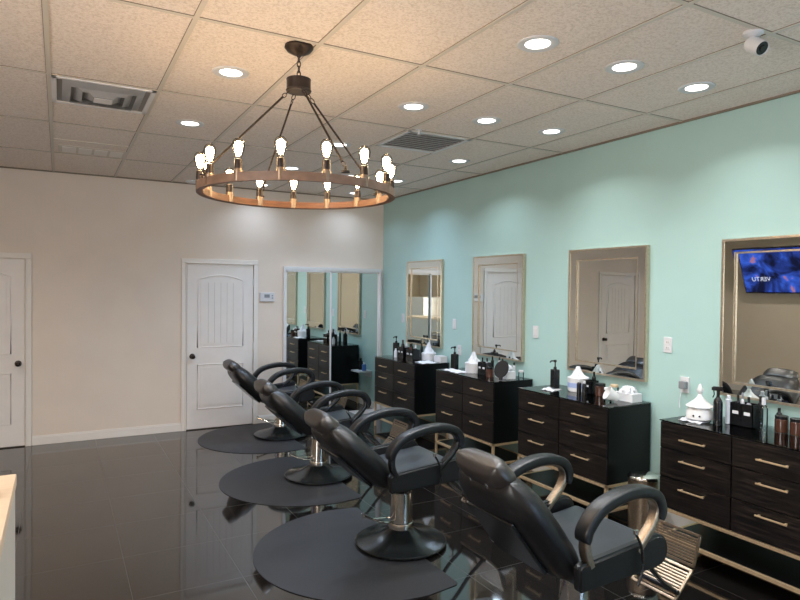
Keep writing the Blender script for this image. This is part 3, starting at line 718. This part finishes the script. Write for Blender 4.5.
def caddy(x,y,sx,sy,h,label,rz=0,labels=2):
    e = empty('organizer_caddy', (x,y,TOP), label, 'organizer', None, math.radians(rz)); t_ = .004
    MB().box(-sx/2,sx/2,-sy/2,sy/2,0,t_).box(-sx/2,-sx/2+t_,-sy/2,sy/2,0,h).box(sx/2-t_,sx/2,-sy/2,sy/2,0,h).box(-sx/2,sx/2,-sy/2,-sy/2+t_,0,h).box(-sx/2,sx/2,sy/2-t_,sy/2,0,h).box(-sx/2,sx/2,-t_/2,t_/2,0,h*.95).build('box', 'blackpl', e)
    for k in range(labels):
        yy = (-.25+.5*k)*sy if labels > 1 else 0
        MB().box(-sx/2-.0012,-sx/2-.0002,yy-sy*.13,yy+sy*.13,h*.52,h*.66).build('white_label', 'whitepl', e)
    return e
# --- right-hand dresser (y 1.75 to 2.75)
cloth(3.66,2.615,.15,.15,'small white cloth under the lidded pot on the right-hand dresser', 12)
wp = empty('wax_warmer', (3.695,2.60,TOP+.0155), 'squat white wax warmer pot with flared lid and knob on the right-hand dresser', 'wax warmer')
wp.location.z = TOP+.012
MB().lathe([(0,0),(.07,0),(.082,.006),(.084,.03),(.076,.06),(.062,.078),(0,.078)], n=36).build('pot', 'whitecer', wp)
MB().lathe([(0,.075),(.058,.076),(.082,.080),(.086,.086),(.062,.105),(.036,.125),(.018,.145),(.010,.165),(.018,.18),(.020,.195),(.012,.212),(.008,.225),(0,.232)], n=36).build('lid', 'whitecer', wp)
for k,an in enumerate((190,215)):
    a = math.radians(an); MB().lathe([(0,0),(.006,0),(.006,.006),(0,.007)], n=12, mtx=T(.083*math.cos(a),.083*math.sin(a),.03) @ R('Z',an) @ R('Y',90)).build('dial', 'blackpl', wp)
spray_bottle(3.70,2.475,.25,.028,'black spray bottle beside the lidded white pot on the right-hand dresser', rz=125)
e = empty('slim_bottle', (3.78,2.455,TOP), 'slim pale grey bottle just right of the black spray bottle', 'bottle'); MB().lathe(cyl(.019,0,.16,.004), n=20).build('body', mat('pale_grey_plastic', (176,182,190), .3), e); MB().lathe(cyl(.012,.16,.185,.003), n=16).build('cap', 'whitepl', e)
caddy(3.815,2.365,.09,.15,.145,'black organizer caddy with white labels on the right-hand dresser', 0, 2)
small_bottle(3.80,2.405,.014,.19,'small black bottle with pale cap standing in the right-hand caddy','blackpl','blackpl',TOP+.005)
small_bottle(3.835,2.398,.012,.20,'small white bottle standing at the back of the right-hand caddy','whitepl','grey',TOP+.005)
small_bottle(3.80,2.335,.016,.185,'small grey bottle with black cap standing in the front of the right-hand caddy','grey','blackpl',TOP+.005)
small_bottle(3.74,2.205,.023,.21,'clear bottle with white cap on the right-hand dresser','glass','whitepl',nm='clear_bottle')
jar(3.86,2.165,.038,.10,'dark round jar just right of the clear bottle on the right-hand dresser','amber')
jar(3.86,2.075,.038,.098,'dark round jar with a white label at the right edge of the photo','amber')
small_bottle(3.80,1.99,.017,.085,'small pale bottle at the very right edge on the right-hand dresser','tan','whitepl')
small_bottle(3.93,2.22,.018,.13,'small black pot behind the dark jars on the right-hand dresser','blackpl','blackpl')
# --- second dresser (y 3.2 to 4.2)
cloth(3.68,3.99,.15,.12,'white cloth under the black pump bottle on the second dresser from the right', 20)
pump_bottle(3.72,3.985,.245,.03,'black square pump bottle on a white cloth, second dresser from the right', z=TOP+.0125, rz=170)
tissue_tub(3.85,3.845,.085,.115,.10,'white tub with blue label and tissues, second dresser from the right',band='bluegrey')
caddy(3.85,3.70,.08,.09,.11,'black organizer caddy right of the tissue tub, second dresser from the right',0,1)
small_bottle(3.75,3.735,.018,.12,'left small black white-capped bottle before the caddy, second dresser from the right')
small_bottle(3.755,3.68,.018,.115,'right small black white-capped bottle before the caddy, second dresser from the right')
jar(3.84,3.59,.042,.10,'brown glass jar on the second dresser from the right')
jar(3.90,3.50,.034,.10,'clear glass jar with cream lid on the second dresser from the right','glass','tan')
jar(3.80,3.475,.03,.085,'smaller clear glass jar beside the white scoop cup','glass','whitepl')
cp = empty('scoop_cup', (3.70,3.335,TOP+.002), 'white flared cup tipped on its side, right end of the second dresser from the right', 'cup'); cp.rotation_euler = (0,0,math.radians(150))
mt = T(0,0,.034) @ R('Y', 70)
MB().lathe([(0,-.045),(.022,-.045),(.026,-.04),(.055,.05),(.052,.05),(.023,-.037),(0,-.04)], n=30, mtx=T(0,0,.052) @ R('Y', 62)).build('cup', 'whitecer', cp)
cp.location.z = TOP-.002
tb = empty('tissue_box', (3.86,3.33,TOP), 'white tissue box behind the white cup, second dresser from the right', 'tissue box')
MB().box(-.055,.055,-.09,.09,0,.065,.004).build('box', 'whitepl', tb); MB().lathe([(.06,.06),(.055,.085),(.04,.105),(.02,.115),(0,.117)], n=40, rfun=ruffle).build('tissue', 'tissue', tb)
# --- third dresser (y 4.55 to 5.55)
cloth(3.60,5.33,.15,.28,'long white cloth on the left end of the third dresser from the right', 5)
pump_bottle(3.70,5.49,.245,.032,'black pump bottle on the left end of the third dresser from the right', rz=190)
tissue_tub(3.72,5.17,.088,.10,.12,'round white tub with ruffled tissue, third dresser from the right')
caddy(3.70,4.955,.08,.13,.13,'black organizer caddy with white caps on the third dresser from the right',0,2)
for k,(a,b_,m_,l) in enumerate([(3.695,4.99,'blackpl','leftmost small black bottle in the caddy, third dresser from the right'),(3.70,4.92,'grey','grey bottle at the right of the caddy, third dresser from the right'),(3.90,4.98,'whitepl','white bottle behind the caddy, third dresser from the right')]):
    small_bottle(a,b_,.016,.17,l,m_,'blackpl',TOP+(.005 if k<2 else 0))
jar(3.66,4.82,.038,.10,'brown glass jar left of the oval mirror, third dresser from the right')
jar(3.87,4.86,.03,.10,'amber jar with pale lid behind the brown jar, third dresser from the right','amber','tan')
tb = empty('tissue_box', (3.77,4.72,TOP), 'white tissue box behind the black oval hand mirror, third dresser from the right', 'tissue box')
MB().box(-.055,.055,-.09,.09,0,.07,.004).build('box', 'whitepl', tb); MB().lathe([(.06,.065),(.06,.095),(.045,.12),(.02,.135),(0,.137)], n=40, rfun=ruffle).build('tissue', 'tissue', tb)
hm = empty('hand_mirror', (3.62,4.60,TOP), 'black oval hand mirror leaning against the white tissue box', 'hand mirror')
mt = R('Z', 40) @ R('Y', 14) @ Matrix.Scale(1.3, 4)
MB().lathe([(0,-.006),(.05,-.006),(.054,0),(.05,.006),(0,.006)], n=32, mtx=mt @ T(0,0,.083) @ R('X', 20) @ Matrix.Diagonal((1,.95,1.22,1)) @ R('Y', 90)).box(-.006,.006,-.012,.012,.003,.03,.003,mtx=mt).build('back', mat('matt_black_plastic', (16,16,18), .6, spec=.3), hm)
jar(3.86,4.595,.026,.085,'clear glass jar at the right end of the third dresser from the right','glass','whitepl')
# --- farthest dresser (y 6.0 to 7.0)
pump_bottle(3.77,6.93,.25,.032,'black pump bottle on the farthest dresser by the closet', rz=200)
small_bottle(3.82,6.84,.024,.20,'tall tan bottle beside the pump bottle on the farthest dresser','tan','tan')
caddy(3.70,6.60,.10,.14,.14,'black organizer caddy on the farthest dresser, left one',0,2)
caddy(3.70,6.38,.10,.16,.13,'black organizer caddy on the farthest dresser, right one',0,2)
for k,(a,b_,hh,m_,l) in enumerate([(3.70,6.63,.22,'blackpl','tall black bottle in the left caddy of the farthest dresser'),(3.71,6.56,.19,'grey','grey bottle in the left caddy of the farthest dresser'),(3.69,6.42,.19,'amber','brown bottle in the right caddy of the farthest dresser'),(3.71,6.34,.18,'blackpl','short black bottle in the right caddy of the farthest dresser')]):
    small_bottle(a,b_,.022,hh,l,m_,'whitepl' if k%2 else 'blackpl',TOP+.005)
cloth(3.72,6.11,.2,.2,'white cloth on the right end of the farthest dresser', 0)
tissue_tub(3.86,6.28,.085,.09,.13,'white tub with ruffled tissue on the farthest dresser')
tb = empty('tissue_box', (3.90,6.08,TOP+0), 'long white tissue box on the right end of the farthest dresser', 'tissue box')
MB().box(-.05,.05,-.07,.07,0,.075,.004).build('box', 'whitepl', tb)

for k,(a,b_,hh,l) in enumerate([(3.88,5.07,.17,'small black dropper bottle right of the tissue tub, third dresser from the right'),(3.90,4.93,.16,'small black bottle behind the caddy, third dresser from the right'),
        (3.93,3.745,.17,'small black bottle close behind the tissue tub, second dresser from the right'),(3.90,2.32,.19,'small black bottle behind the caddy on the right-hand dresser'),
        (3.88,6.72,.17,'small black bottle by the mirror on the farthest dresser'),(3.88,6.48,.19,'taller black bottle by the mirror on the farthest dresser')]):
    small_bottle(a,b_,.017,hh,l,'blackpl','blackpl')
small_bottle(3.66,6.74,.022,.11,'small white bottle at the front of the farthest dresser','whitepl','whitepl')
small_bottle(3.90,4.75,.015,.14,'slim white bottle behind the tissue box, third dresser from the right','whitepl','blackpl')
# corner shelf seen through the closet mirror, waste bin
cs = empty('corner_shelf', (XR,7.27,.54), 'small white wall shelf low beside the farthest dresser, seen in the closet mirror', 'shelf')
MB().box(-.22,0,-.13,.13,-.02,0,.003).box(-.012,0,-.1,.1,-.1,-.02).build('board', 'whitepl', cs)
small_bottle(XR-.1,7.22,.035,.17,'dark bottle on the small white wall shelf by the closet','blackpl','blackpl',.5405)
small_bottle(XR-.1,7.34,.032,.12,'blue and white bottle on the small white wall shelf by the closet','blue','whitepl',.5405)
bn = empty('waste_bin', (3.665,3.01,0), 'round steel waste bin with chrome rimmed lid between two dressers', 'bin')
MB().lathe([(0,.0),(.095,0),(.1,.01),(.105,.40),(0,.40)], n=36).build('can', 'steel', bn)
MB().lathe([(.108,.395),(.11,.40),(.108,.415),(.1,.425),(.06,.438),(0,.442)], n=36).build('lid', 'chrome', bn)
